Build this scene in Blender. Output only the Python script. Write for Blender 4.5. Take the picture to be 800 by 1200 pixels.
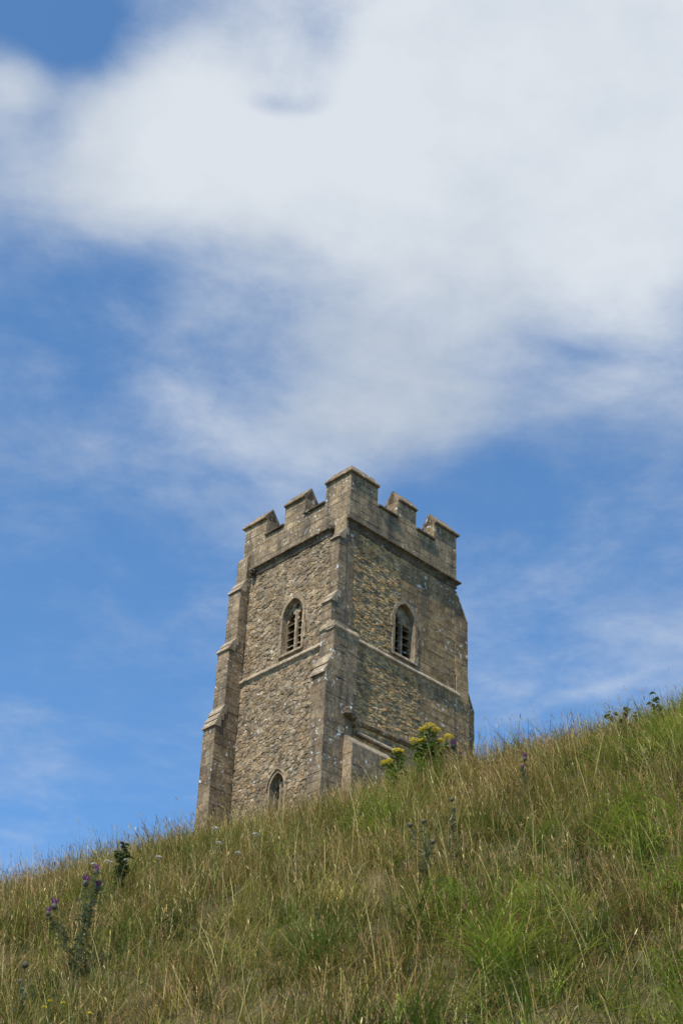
import bpy, bmesh, math, random
import numpy as np
from mathutils import Vector, Matrix
random.seed(7); rng = np.random.default_rng(11)
R = math.radians
for o in list(bpy.data.objects): bpy.data.objects.remove(o)
scene = bpy.context.scene
col = scene.collection

# ------------------------------------------------------------------ camera
F_PX, PITCH, ROLL = 1967.0, 0.604, 0.045          # focal length for an 800 px wide frame
fw = np.array([0, math.cos(PITCH), math.sin(PITCH)]); r0 = np.array([1., 0, 0]); u0 = np.cross(r0, fw)
CR = math.cos(ROLL) * r0 + math.sin(ROLL) * u0; CU = math.cos(ROLL) * u0 - math.sin(ROLL) * r0
cd = bpy.data.cameras.new('camera'); cam = bpy.data.objects.new('camera', cd); col.objects.link(cam)
cd.sensor_fit = 'HORIZONTAL'; cd.sensor_width = 36; cd.lens = 36 * F_PX / 800
cd.clip_start = 0.1; cd.clip_end = 6000
cam.matrix_world = Matrix(((CR[0], CU[0], -fw[0], 0), (CR[1], CU[1], -fw[1], 0), (CR[2], CU[2], -fw[2], 0), (0, 0, 0, 1)))
scene.camera = cam
def ray(px, py): return fw + (px - 400) / F_PX * CR - (py - 600) / F_PX * CU      # direction of a photo pixel

# ------------------------------------------------------------------ tower frame
TX, TY, YAW, ZTOP, S = 0.373, 63.86, 0.812, 46.56, 7.6
dA = np.array([-math.cos(YAW), math.sin(YAW), 0]); dB = np.array([math.sin(YAW), math.cos(YAW), 0])

# ------------------------------------------------------------------ sun, sky, exposure
SUN_EL = R(57); th = R(13)
sh = -math.cos(th) * dB - math.sin(th) * dA
sdir = Vector((sh[0] * math.cos(SUN_EL), sh[1] * math.cos(SUN_EL), math.sin(SUN_EL)))
sl = bpy.data.lights.new('sun', 'SUN'); sl.energy = 3.7; sl.angle = R(0.5); sl.color = (1, 0.93, 0.82)
so = bpy.data.objects.new('sun', sl); col.objects.link(so); so.location = (-30, -30, 80)
so.rotation_euler = sdir.to_track_quat('Z', 'Y').to_euler()

world = bpy.data.worlds.new('World'); scene.world = world; world.use_nodes = True
wn = world.node_tree; wn.nodes.clear()
def WN(t, **k):
    n = wn.nodes.new(t)
    for a, b in k.items(): setattr(n, a, b)
    return n
def wl(a, b): wn.links.new(a, b)
def wmath(op, a, b=None, c=None, clamp=False):
    n = WN('ShaderNodeMath', operation=op); n.use_clamp = clamp
    for i, v in enumerate((a, b, c)):
        if v is None: continue
        if isinstance(v, (int, float)): n.inputs[i].default_value = v
        else: wl(v, n.inputs[i])
    return n.outputs[0]
sky = WN('ShaderNodeTexSky', sky_type='NISHITA'); sky.sun_disc = False
sky.sun_elevation = SUN_EL; sky.sun_rotation = math.atan2(sdir.x, sdir.y)
sky.air_density = 0.66; sky.dust_density = 0.0; sky.ozone_density = 3.2
wb = WN('ShaderNodeMix', data_type='RGBA', blend_type='MULTIPLY'); wb.inputs[0].default_value = 1.0; wb.inputs[7].default_value = (.74, 1.0, 1.05, 1); wl(sky.outputs[0], wb.inputs[6])   # white balance
bg = WN('ShaderNodeBackground'); bg.inputs[1].default_value = 0.15; wl(wb.outputs[2], bg.inputs[0])
tc = WN('ShaderNodeTexCoord'); sep = WN('ShaderNodeSeparateXYZ'); wl(tc.outputs['Generated'], sep.inputs[0])
dz = wmath('MAXIMUM', sep.outputs[2], 0.04)
qx = wmath('DIVIDE', sep.outputs[0], dz); qy = wmath('DIVIDE', sep.outputs[1], dz)      # point on a flat cloud layer
cmb = WN('ShaderNodeCombineXYZ'); wl(qx, cmb.inputs[0]); wl(qy, cmb.inputs[1])
def wnoise(scale, detail, rough, dist=0.0, off=0.0, vec=None, lac=2.0):
    m = WN('ShaderNodeVectorMath', operation='ADD'); wl(vec or cmb.outputs[0], m.inputs[0]); m.inputs[1].default_value = (off, off * .7, off * .3)
    n = WN('ShaderNodeTexNoise'); wl(m.outputs[0], n.inputs['Vector'])
    n.inputs['Scale'].default_value = scale; n.inputs['Detail'].default_value = detail
    n.inputs['Roughness'].default_value = rough; n.inputs['Distortion'].default_value = dist; n.inputs['Lacunarity'].default_value = lac
    return n
# domain warp so that the cloud banks get ragged edges
wz = wnoise(2.0, 3, .45, 0, 3.1)
wsub = WN('ShaderNodeVectorMath', operation='SUBTRACT'); wl(wz.outputs['Color'], wsub.inputs[0]); wsub.inputs[1].default_value = (.5, .5, .5)
wsc = WN('ShaderNodeVectorMath', operation='SCALE'); wl(wsub.outputs[0], wsc.inputs[0]); wsc.inputs['Scale'].default_value = .34
wadd = WN('ShaderNodeVectorMath', operation='ADD'); wl(cmb.outputs[0], wadd.inputs[0]); wl(wsc.outputs[0], wadd.inputs[1])
wsep = WN('ShaderNodeSeparateXYZ'); wl(wadd.outputs[0], wsep.inputs[0])
def q_of(px, py):
    d = ray(px, py); return np.array([d[0] / d[2], d[1] / d[2]])
def bank(px, py, sx, sy, ang, amp):
    """one cloud bank: an elliptical patch of the cloud layer"""
    c = q_of(px, py); J = np.column_stack([(q_of(px + 5, py) - q_of(px - 5, py)) / 10, (q_of(px, py + 5) - q_of(px, py - 5)) / 10])
    ca, sa = math.cos(R(ang)), math.sin(R(ang))
    M = np.diag([1 / sx, 1 / sy]) @ np.array([[ca, sa], [-sa, ca]]) @ np.linalg.inv(J)
    k = M @ c
    a = wmath('MULTIPLY_ADD', wsep.outputs[0], float(M[0, 0]), wmath('MULTIPLY_ADD', wsep.outputs[1], float(M[0, 1]), float(-k[0])))
    b = wmath('MULTIPLY_ADD', wsep.outputs[0], float(M[1, 0]), wmath('MULTIPLY_ADD', wsep.outputs[1], float(M[1, 1]), float(-k[1])))
    r2 = wmath('MULTIPLY_ADD', a, a, wmath('MULTIPLY', b, b))
    e = wmath('POWER', 2.71828, wmath('MULTIPLY', r2, -1.0))
    return wmath('MULTIPLY', e, amp)
banks = [(620, 110, 420, 215, 0, 1.45), (240, 180, 200, 130, 0, .75), (60, 250, 150, 66, 12, .7), (0, 130, 60, 55, 0, .55), (480, 380, 210, 160, 0, .62),
         (540, 500, 150, 85, -10, .45), (390, 520, 120, 90, -20, .36), (200, 420, 60, 70, 0, .15), (720, 760, 150, 40, -20, .06), (760, 480, 70, 60, 0, .22), (50, 530, 100, 70, 0, .16), (205, 700, 55, 30, 0, .14), (630, 830, 110, 12, -17, .2),
         (80, 900, 180, 60, 0, .14), (90, 60, 100, 70, 0, -1.1), (45, 185, 45, 30, 0, -.4), (306, 119, 30, 15, 0, -.34), (345, 110, 30, 16, -10, -.26), (322, 100, 75, 50, 0, -.27), (110, 360, 150, 45, 10, -.12), (650, 400, 60, 25, 10, -.28), (330, 40, 60, 50, 20, -.30)]
tot = None
for b in banks:
    e = bank(*b); tot = e if tot is None else wmath('ADD', tot, e)
n1 = wnoise(1.7, 9, .56, .15, 0.4); n2 = wnoise(6.5, 8, .64, .15, 5.0)
nn = wmath('MULTIPLY_ADD', n1.outputs['Fac'], 1.4, wmath('MULTIPLY', n2.outputs['Fac'], 1.15))
den = wmath('ADD', tot, wmath('SUBTRACT', nn, 1.34))
ramp = WN('ShaderNodeMapRange', interpolation_type='SMOOTHSTEP'); wl(den, ramp.inputs[0])
ramp.inputs[1].default_value = -.22; ramp.inputs[2].default_value = 1.0; ramp.inputs[3].default_value = 0.0; ramp.inputs[4].default_value = .95
n3 = wnoise(2.3, 6, .55, .1, 9.0)
cr = WN('ShaderNodeValToRGB'); wl(n3.outputs['Fac'], cr.inputs[0])
cr.color_ramp.elements[0].position = .36; cr.color_ramp.elements[0].color = (.275, .32, .385, 1)
cr.color_ramp.elements[1].position = .60; cr.color_ramp.elements[1].color = (.455, .482, .512, 1)
bgc = WN('ShaderNodeBackground'); wl(cr.outputs[0], bgc.inputs[0]); bgc.inputs[1].default_value = 1.0
mixs = WN('ShaderNodeMixShader'); wl(ramp.outputs[0], mixs.inputs[0]); wl(bg.outputs[0], mixs.inputs[1]); wl(bgc.outputs[0], mixs.inputs[2])
wo = WN('ShaderNodeOutputWorld'); wl(mixs.outputs[0], wo.inputs[0])

scene.view_settings.view_transform = 'Standard'; scene.view_settings.look = 'None'
scene.view_settings.exposure = 0.72; scene.view_settings.gamma = 1.0; scene.view_settings.use_curve_mapping = False
scene.render.engine = 'CYCLES'; scene.render.resolution_x = 682; scene.render.resolution_y = 1024

# ------------------------------------------------------------------ helpers
def tag(o, label=None, cat=None, group=None, kind=None):
    if label: o['label'] = label
    if cat: o['category'] = cat
    if group: o['group'] = group
    if kind: o['kind'] = kind
    return o
def mesh_obj(name, bm, mat, parent=None, smooth=False, recalc=True):
    if recalc: bmesh.ops.recalc_face_normals(bm, faces=bm.faces)
    me = bpy.data.meshes.new(name); bm.to_mesh(me); bm.free(); me.materials.append(mat)
    if smooth: me.polygons.foreach_set('use_smooth', [True] * len(me.polygons))
    o = bpy.data.objects.new(name, me); col.objects.link(o)
    if parent: o.parent = parent
    return o
def raw_obj(name, verts, faces, mat, parent=None, colors=None, smooth=False):
    """verts (n,3) and quads (m,4) numpy arrays"""
    me = bpy.data.meshes.new(name); n = len(verts); m = len(faces); k = faces.shape[1]
    me.vertices.add(n); me.vertices.foreach_set('co', np.ascontiguousarray(verts, np.float32).ravel())
    me.loops.add(m * k); me.loops.foreach_set('vertex_index', np.ascontiguousarray(faces, np.int32).ravel())
    me.polygons.add(m); me.polygons.foreach_set('loop_start', np.arange(0, m * k, k, dtype=np.int32)); me.polygons.foreach_set('loop_total', np.full(m, k, np.int32))
    me.update(calc_edges=True); me.validate()
    if colors is not None:
        at = me.color_attributes.new('tint', 'FLOAT_COLOR', 'POINT')
        at.data.foreach_set('color', np.ascontiguousarray(np.column_stack([colors, np.ones(n)]), np.float32).ravel())
    if smooth: me.polygons.foreach_set('use_smooth', np.ones(m, bool))
    me.materials.append(mat)
    o = bpy.data.objects.new(name, me); col.objects.link(o)
    if parent: o.parent = parent
    return o
def box(bm, x0, x1, y0, y1, z0, z1):
    v = [bm.verts.new((x, y, z)) for x in (x0, x1) for y in (y0, y1) for z in (z0, z1)]
    for f in ((0, 1, 3, 2), (4, 6, 7, 5), (0, 4, 5, 1), (2, 3, 7, 6), (0, 2, 6, 4), (1, 5, 7, 3)): bm.faces.new([v[i] for i in f])
def prism(bm, pts0, pts1):
    """closed solid between two matching 3D polygons"""
    a = [bm.verts.new(p) for p in pts0]; b = [bm.verts.new(p) for p in pts1]; n = len(a)
    bm.faces.new(a); bm.faces.new(b)
    for i in range(n): bm.faces.new((a[i], a[(i + 1) % n], b[(i + 1) % n], b[i]))
def sweep(bm, prof, path, closed=False):
    """prof: closed polygon of (outward, z); path: 2D points, outward on the right of travel; mitred corners"""
    n = len(path); P = [np.array(p, float) for p in path]; rings = []
    for i in range(n):
        dirs = []
        if closed or i > 0: d = P[i] - P[i - 1]; dirs.append(d / np.linalg.norm(d))
        if closed or i < n - 1: d = P[(i + 1) % n] - P[i]; dirs.append(d / np.linalg.norm(d))
        ns = [np.array([d[1], -d[0]]) for d in dirs]
        m = sum(ns); m = m / (m @ ns[0])
        rings.append([bm.verts.new((P[i][0] + m[0] * o, P[i][1] + m[1] * o, z)) for o, z in prof])
    k = len(prof)
    for i in range(n if closed else n - 1):
        a, b = rings[i], rings[(i + 1) % n]
        for j in range(k): bm.faces.new((a[j], a[(j + 1) % k], b[(j + 1) % k], b[j]))
    if not closed: bm.faces.new(rings[0]); bm.faces.new(rings[-1])

# ------------------------------------------------------------------ materials
class NT:
    def __init__(s, name):
        s.m = bpy.data.materials.new(name); s.m.use_nodes = True; s.t = s.m.node_tree; s.t.nodes.clear()
        s.out = s.n('ShaderNodeOutputMaterial'); s.b = s.n('ShaderNodeBsdfPrincipled'); s.l(s.b.outputs[0], s.out.inputs[0])
        s.tc = s.n('ShaderNodeTexCoord').outputs['Object']
    def n(s, t, **k):
        n = s.t.nodes.new(t)
        for a, b in k.items(): setattr(n, a, b)
        return n
    def l(s, a, b): s.t.links.new(a, b)
    def noise(s, scale, detail=4, rough=.5, stretch=None, off=0.0, dist=0.0):
        mp = s.n('ShaderNodeMapping'); s.l(s.tc, mp.inputs[0]); mp.inputs['Scale'].default_value = stretch or (1, 1, 1); mp.inputs['Location'].default_value = (off, off, off)
        n = s.n('ShaderNodeTexNoise'); s.l(mp.outputs[0], n.inputs['Vector'])
        n.inputs['Scale'].default_value = scale; n.inputs['Detail'].default_value = detail; n.inputs['Roughness'].default_value = rough; n.inputs['Distortion'].default_value = dist
        return n.outputs['Fac']
    def rng(s, v, a, b, c=0.0, d=1.0):
        n = s.n('ShaderNodeMapRange'); s.l(v, n.inputs[0])
        for i, x in enumerate((a, b, c, d)): n.inputs[i + 1].default_value = x
        return n.outputs[0]
    def ramp(s, v, stops):
        n = s.n('ShaderNodeValToRGB'); s.l(v, n.inputs[0]); e = n.color_ramp.elements
        while len(e) < len(stops): e.new(.5)
        for i, (p, c) in enumerate(stops): e[i].position = p; e[i].color = (*c, 1)
        return n.outputs[0]
    def mix(s, f, a, b, mode='MIX'):
        n = s.n('ShaderNodeMix', data_type='RGBA', blend_type=mode)
        for i, v in ((0, f), (6, a), (7, b)):
            if isinstance(v, (int, float)): n.inputs[i].default_value = v
            elif isinstance(v, tuple): n.inputs[i].default_value = (*v, 1)
            else: s.l(v, n.inputs[i])
        return n.outputs[2]
    def mul(s, a, b):
        n = s.n('ShaderNodeMath', operation='MULTIPLY')
        for i, v in enumerate((a, b)):
            if isinstance(v, (int, float)): n.inputs[i].default_value = v
            else: s.l(v, n.inputs[i])
        return n.outputs[0]
    def bump(s, h, strength, dist):
        n = s.n('ShaderNodeBump'); s.l(h, n.inputs['Height']); n.inputs['Strength'].default_value = strength; n.inputs['Distance'].default_value = dist
        s.l(n.outputs[0], s.b.inputs['Normal'])

def stone(name, lo, mid, hi, tint=False, perobj=.25, lichen=.5, stain=.5, bump=.5, rough=.92):
    k = NT(name)
    c = k.ramp(k.noise(1.1, 5, .6), [(.3, lo), (.5, mid), (.7, hi)])
    g = k.noise(9, 6, .65, off=3)
    c = k.mix(.8, c, k.ramp(g, [(.3, (.40, .39, .38)), (.48, (1, 1, 1)), (.7, (1.6, 1.56, 1.48))]), 'MULTIPLY')
    g2 = k.noise(3.0, 5, .6, off=31); c = k.mix(.7, c, k.ramp(g2, [(.3, (.52, .50, .48)), (.5, (1, 1, 1)), (.7, (1.4, 1.37, 1.3))]), 'MULTIPLY')
    if tint:
        a = k.n('ShaderNodeAttribute', attribute_name='tint'); c = k.mix(1.0, c, a.outputs['Color'], 'MULTIPLY')
    elif perobj:
        oi = k.n('ShaderNodeObjectInfo')
        v = k.ramp(oi.outputs['Random'], [(0, (1 - perobj, 1 - perobj, 1 - perobj * .9)), (.35, (1 + perobj * .2, 1 + perobj * .12, 1)), (.7, (1 - perobj * .5, 1 - perobj * .55, 1 - perobj * .7)), (1, (1 + perobj, 1 + perobj * .95, 1 + perobj * .8))])
        c = k.mix(1.0, c, v, 'MULTIPLY')
    if stain:       # dark algae and soot in vertical runs
        s1 = k.noise(1.3, 6, .65, (1.6, 1.6, .28), 7)
        f = k.rng(s1, .47, .66, 0, stain); c = k.mix(f, c, (.07, .06, .05))
    if lichen:      # pale crusts
        l1 = k.rng(k.noise(4.6, 3, .55, off=11), .615, .655, 0, 1); l2 = k.rng(k.noise(.9, 3, .5, off=17), .42, .6, 0, lichen)
        c = k.mix(k.mul(l1, l2), c, (.62, .61, .56))
        y1 = k.rng(k.noise(3.2, 4, .6, off=23), .60, .70, 0, .5 * lichen); c = k.mix(y1, c, (.34, .25, .10))
    k.l(c, k.b.inputs['Base Color']); k.b.inputs['Roughness'].default_value = rough; k.b.inputs['Specular IOR Level'].default_value = .2
    if bump: k.bump(k.noise(16, 7, .7, off=5), bump, .05)
    return k.m
M = {}
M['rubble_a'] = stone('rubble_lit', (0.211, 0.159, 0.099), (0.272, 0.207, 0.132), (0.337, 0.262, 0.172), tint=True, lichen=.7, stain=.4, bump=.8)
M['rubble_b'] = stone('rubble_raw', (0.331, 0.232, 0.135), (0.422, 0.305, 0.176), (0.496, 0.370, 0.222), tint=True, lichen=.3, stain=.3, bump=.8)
M['mortar'] = stone('mortar', (0.207, 0.159, 0.107), (0.265, 0.210, 0.144), (0.322, 0.262, 0.185), perobj=0, lichen=.35, stain=.35, bump=1.0)
M['ashlar'] = stone('ashlar', (0.192, 0.130, 0.070), (0.258, 0.176, 0.094), (0.337, 0.236, 0.128), perobj=.24, lichen=.85, stain=.7, bump=.4)
M['parapet'] = stone('parapet_stone', (0.187, 0.137, 0.083), (0.258, 0.193, 0.119), (0.337, 0.258, 0.168), perobj=.26, lichen=.9, stain=.8, bump=.4)
M['dressed'] = stone('dressed_stone', (0.215, 0.159, 0.099), (0.280, 0.210, 0.132), (0.346, 0.262, 0.168), perobj=.08, lichen=.5, stain=.45, bump=.35)
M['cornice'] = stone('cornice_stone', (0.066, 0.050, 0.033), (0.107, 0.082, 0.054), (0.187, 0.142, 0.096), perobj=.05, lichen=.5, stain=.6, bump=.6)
M['buttress'] = stone('buttress_stone', (0.145, 0.105, 0.066), (0.215, 0.159, 0.101), (0.308, 0.236, 0.156), perobj=.25, lichen=1.0, stain=.75, bump=.45)
M['pale'] = stone('weathered_ledge', (0.224, 0.172, 0.116), (0.300, 0.236, 0.160), (0.393, 0.317, 0.228), perobj=.06, lichen=.7, stain=.45, bump=.45)
def plain(name, c, rough=.8):
    k = NT(name); k.l(k.mix(.6, c, k.ramp(k.noise(20, 4, .6), [(.3, (.6, .6, .6)), (.7, (1.3, 1.3, 1.3))]), 'MULTIPLY'), k.b.inputs['Base Color']); k.b.inputs['Roughness'].default_value = rough; return k.m
M['inside'] = plain('tower_inside', (.10, .085, .07)); M['lead'] = plain('lead_roof', (.16, .165, .17), .6)

# ------------------------------------------------------------------ hill
GR = 0.30; YC = 16.0
def crest():
    A = []; b = []
    for q in ((0, 1024), (228, 976), (383, 935), (560, 888), (740, 834)):
        d = ray(*q); A.append([d[1], d[0]]); b.append(d[2])
    return np.linalg.lstsq(np.array(A), np.array(b), rcond=None)[0]
M0, M1 = crest()
KD = 0.0245
def hill(x, y):
    x = np.asarray(x, float); y = np.asarray(y, float)
    z = M0 * y + M1 * np.where(x > 0, 22 * np.tanh(x / 22), x) - GR
    t = y - YC
    front = KD * t * t
    back = 3.0 * (1 - np.exp(-KD * t * t / 3.0))
    z = z - np.where(t < 0, front, back)
    low = -1.62 + .17 * y + .10 * np.where(x > 0, 22 * np.tanh(x / 22), x)             # gentler foot of the bank, where the camera stands
    z = np.where(t < 0, np.maximum(z, low) + .35 * np.log1p(np.exp(-np.abs(z - low) / .35)) - .35 * math.log(2) * np.exp(-((z - low) / 1.2) ** 2), z)
    z = z - M0 * 4 * np.log1p(np.exp(np.clip((y - 72) / 4, -30, 30)))
    xl = np.maximum(0, -x - 4); z = z - .03 * xl * xl / (1 + xl / 14)                     # the hill rounds off to the left
    near = np.exp(-((y - 13) / 9) ** 2)
    z = z + .55 * near * (.06 * np.sin(1.9 * x + .7 * y) + .07 * np.sin(3.1 * x - 2.3 * y + 1) + .06 * np.sin(6.3 * x + 4.1 * y + 2) + .05 * np.sin(-7.1 * x + 6.3 * y + 2) + .025 * np.sin(.9 * x + 6 * y))
    z = np.where(z < -30, -30 - 18 * np.tanh((-30 - z) / 18), z)
    return z
def axis(fine0, fine1, step, far):
    a = list(np.arange(fine0, fine1 + 1e-6, step)); s = step; p = fine1
    while p < far: s *= 1.35; p += s; a.append(p)
    s = step; p = fine0; pre = []
    while p > -far: s *= 1.35; p -= s; pre.append(p)
    return np.array(pre[::-1] + a)
ax = axis(-7, 7, .2, 2500); ay = axis(-2, 24, .25, 2500)
gx, gy = np.meshgrid(ax, ay); gz = hill(gx, gy); nx, ny = len(ax), len(ay)
idx = np.arange(nx * ny).reshape(ny, nx)
gf = np.stack([idx[:-1, :-1], idx[:-1, 1:], idx[1:, 1:], idx[1:, :-1]], -1).reshape(-1, 4)
k = NT('turf_soil')
c = k.ramp(k.noise(2.2, 6, .6), [(.3, (.045, .045, .012)), (.5, (.085, .072, .022)), (.7, (.13, .095, .04))])
k.l(c, k.b.inputs['Base Color']); k.b.inputs['Roughness'].default_value = 1; k.bump(k.noise(14, 6, .7), .8, .06)
tag(raw_obj('hill', np.stack([gx, gy, gz], -1).reshape(-1, 3), gf, k.m, smooth=True), kind='structure')

# ------------------------------------------------------------------ tower
ZB = 20.0                                               # coping lip is 20 m above the tower's base point
tower = bpy.data.objects.new('church_tower', None); col.objects.link(tower)
tower.location = (TX, TY, ZTOP - ZB); tower.rotation_euler = (0, 0, math.pi / 2 - YAW)
tag(tower, 'old square battlemented stone church tower with stepped buttresses standing behind the hill crest', 'tower')
def Z(z): return z + ZB
def FA(u, z, o): return (-o, u, z + ZB)                 # lit face: u leftwards from the near corner, o outwards
def FB(u, z, o): return (u, -o, z + ZB)                 # shaded face: u rightwards from the near corner
def part(name, parent=tower, kind=None):
    e = bpy.data.objects.new(name, None); col.objects.link(e); e.parent = parent
    return e

def block(name, FR, u0, u1, z0, z1, o, mat, parent, depth=.05, ch=.009, jit=.007):
    g = .0045; u0 += g; u1 -= g; z0 += g; z1 -= g
    bm = bmesh.new(); j = lambda: random.uniform(-jit, jit)
    rings = []
    for (d, oo) in ((0, o - depth), (0, o - ch), (ch, o)):
        rings.append([bm.verts.new(FR(u + j() * (d > 0 or 1), z + j(), oo + (j() * .8 if oo == o else 0))) for u, z in ((u0 + d, z0 + d), (u1 - d, z0 + d), (u1 - d, z1 - d), (u0 + d, z1 - d))])
    for a, b in zip(rings, rings[1:]):
        for i in range(4): bm.faces.new((a[i], a[(i + 1) % 4], b[(i + 1) % 4], b[i]))
    bm.faces.new(rings[-1]); bm.faces.new(rings[0][::-1])
    return mesh_obj(name, bm, mat, parent)
def ashlar(name, FR, u0, u1, z0, z1, o, mat, parent, ch=.38, ln=.75, ragged=None, skip=None):
    """coursed blocks over a rectangle; ragged = (edge, amount) leaves one end toothed into the rubble"""
    n = max(1, round((z1 - z0) / ch)); hs = np.array([random.uniform(.8, 1.2) for _ in range(n)]); hs = hs / hs.sum() * (z1 - z0); z = z0
    for i in range(n):
        a, b = u0, u1
        if ragged:
            d = (ragged[1] if i % 2 else 0) + random.uniform(0, .12)
            if ragged[0] < 0: a -= d
            else: b += d
        m = max(1, round((b - a) / ln + random.uniform(-.3, .3))); ws = np.array([random.uniform(.65, 1.35) for _ in range(m)]); ws = ws / ws.sum() * (b - a); u = a
        for w in ws:
            if not (skip and skip(u, u + w, z, z + hs[i])):
                block(name, FR, u, u + w, z, z + hs[i], o + random.uniform(-.006, .008), mat, parent)
            u += w
        z += hs[i]

def arch(hw, zb, zs, zt, cu=0, n=9):
    """pointed arch outline, counter-clockwise from bottom left"""
    h = zt - zs; Rr = (hw * hw + h * h) / (2 * hw); cx = Rr - hw; pts = [(cu - hw, zb), (cu + hw, zb)]
    a1 = math.atan2(h, cx)
    for i in range(n + 1):
        a = a1 * i / n; pts.append((cu - cx + Rr * math.cos(a), zs + Rr * math.sin(a)))
    for i in range(n - 1, -1, -1):
        a = a1 * i / n; pts.append((cu + cx - Rr * math.cos(a), zs + Rr * math.sin(a)))
    return pts
def plate(bm, FR, loops, of, ob, back=False):
    """flat plate with holes, front at of, edges running back to ob"""
    es = []; fr = []
    for lp in loops:
        v = [bm.verts.new(FR(u, z, of)) for u, z in lp]; fr.append(v)
        es += [bm.edges.new((v[i], v[(i + 1) % len(v)])) for i in range(len(v))]
    bmesh.ops.triangle_fill(bm, use_beauty=True, use_dissolve=False, edges=es)
    for lp, v in zip(loops, fr):
        w = [bm.verts.new(FR(u, z, ob)) for u, z in lp]; n = len(v)
        for i in range(n): bm.faces.new((v[i], v[(i + 1) % n], w[(i + 1) % n], w[i]))

OU, OL = -.17, -.08            # mortar plane of the upper and lower stages
WA = dict(cu=3.62, hw=.66, zb=-8.5, zs=-6.5, zt=-5.62)
WB = dict(cu=3.95, hw=.65, zb=-8.5, zs=-6.5, zt=-5.62)
WL = dict(cu=3.86, hw=.44, zb=-16.6, zs=-15.15, zt=-14.5)
def AR(w, g=0.0, gz=None): return arch(w['hw'] + g, w['zb'] - (gz if gz is not None else g), w['zs'], w['zt'] + g * 1.25, w['cu'])
bm = bmesh.new()
ZLOW = -24.5; ZS2 = -9.0
plate(bm, FA, [[(.17, ZS2), (7.43, ZS2), (7.43, -2.9), (.17, -2.9)], AR(WA)], OU, OU - .75)
plate(bm, FA, [[(.08, ZLOW), (7.52, ZLOW), (7.52, ZS2), (.08, ZS2)], AR(WL)], OL, OL - .75)
plate(bm, FB, [[(.17, ZS2), (7.43, ZS2), (7.43, -2.9), (.17, -2.9)], AR(WB)], OU, OU - .75)
plate(bm, FB, [[(.08, ZLOW), (7.52, ZLOW), (7.52, ZS2), (.08, ZS2)]], OL, OL - .75)
for o_, lo, hi, z0, z1 in ((7.43, .17, 7.43, ZS2, -2.9), (7.52, .08, 7.52, ZLOW, ZS2)):      # the two far sides
    for FR in (FA, FB):
        bm.faces.new([bm.verts.new(FR(u, z, -o_)) for u, z in ((lo, z0), (hi, z0), (hi, z1), (lo, z1))])
wall = mesh_obj('wall', bm, M['mortar'], tower)
bm = bmesh.new(); box(bm, .75, 6.85, .75, 6.85, Z(-2.85), Z(-2.65)); mesh_obj('roof', bm, M['lead'], tower)
bm = bmesh.new(); box(bm, .93, 6.6, .93, 6.6, Z(-9.6), Z(-9.4)); mesh_obj('floor', bm, M['inside'], tower)

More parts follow.
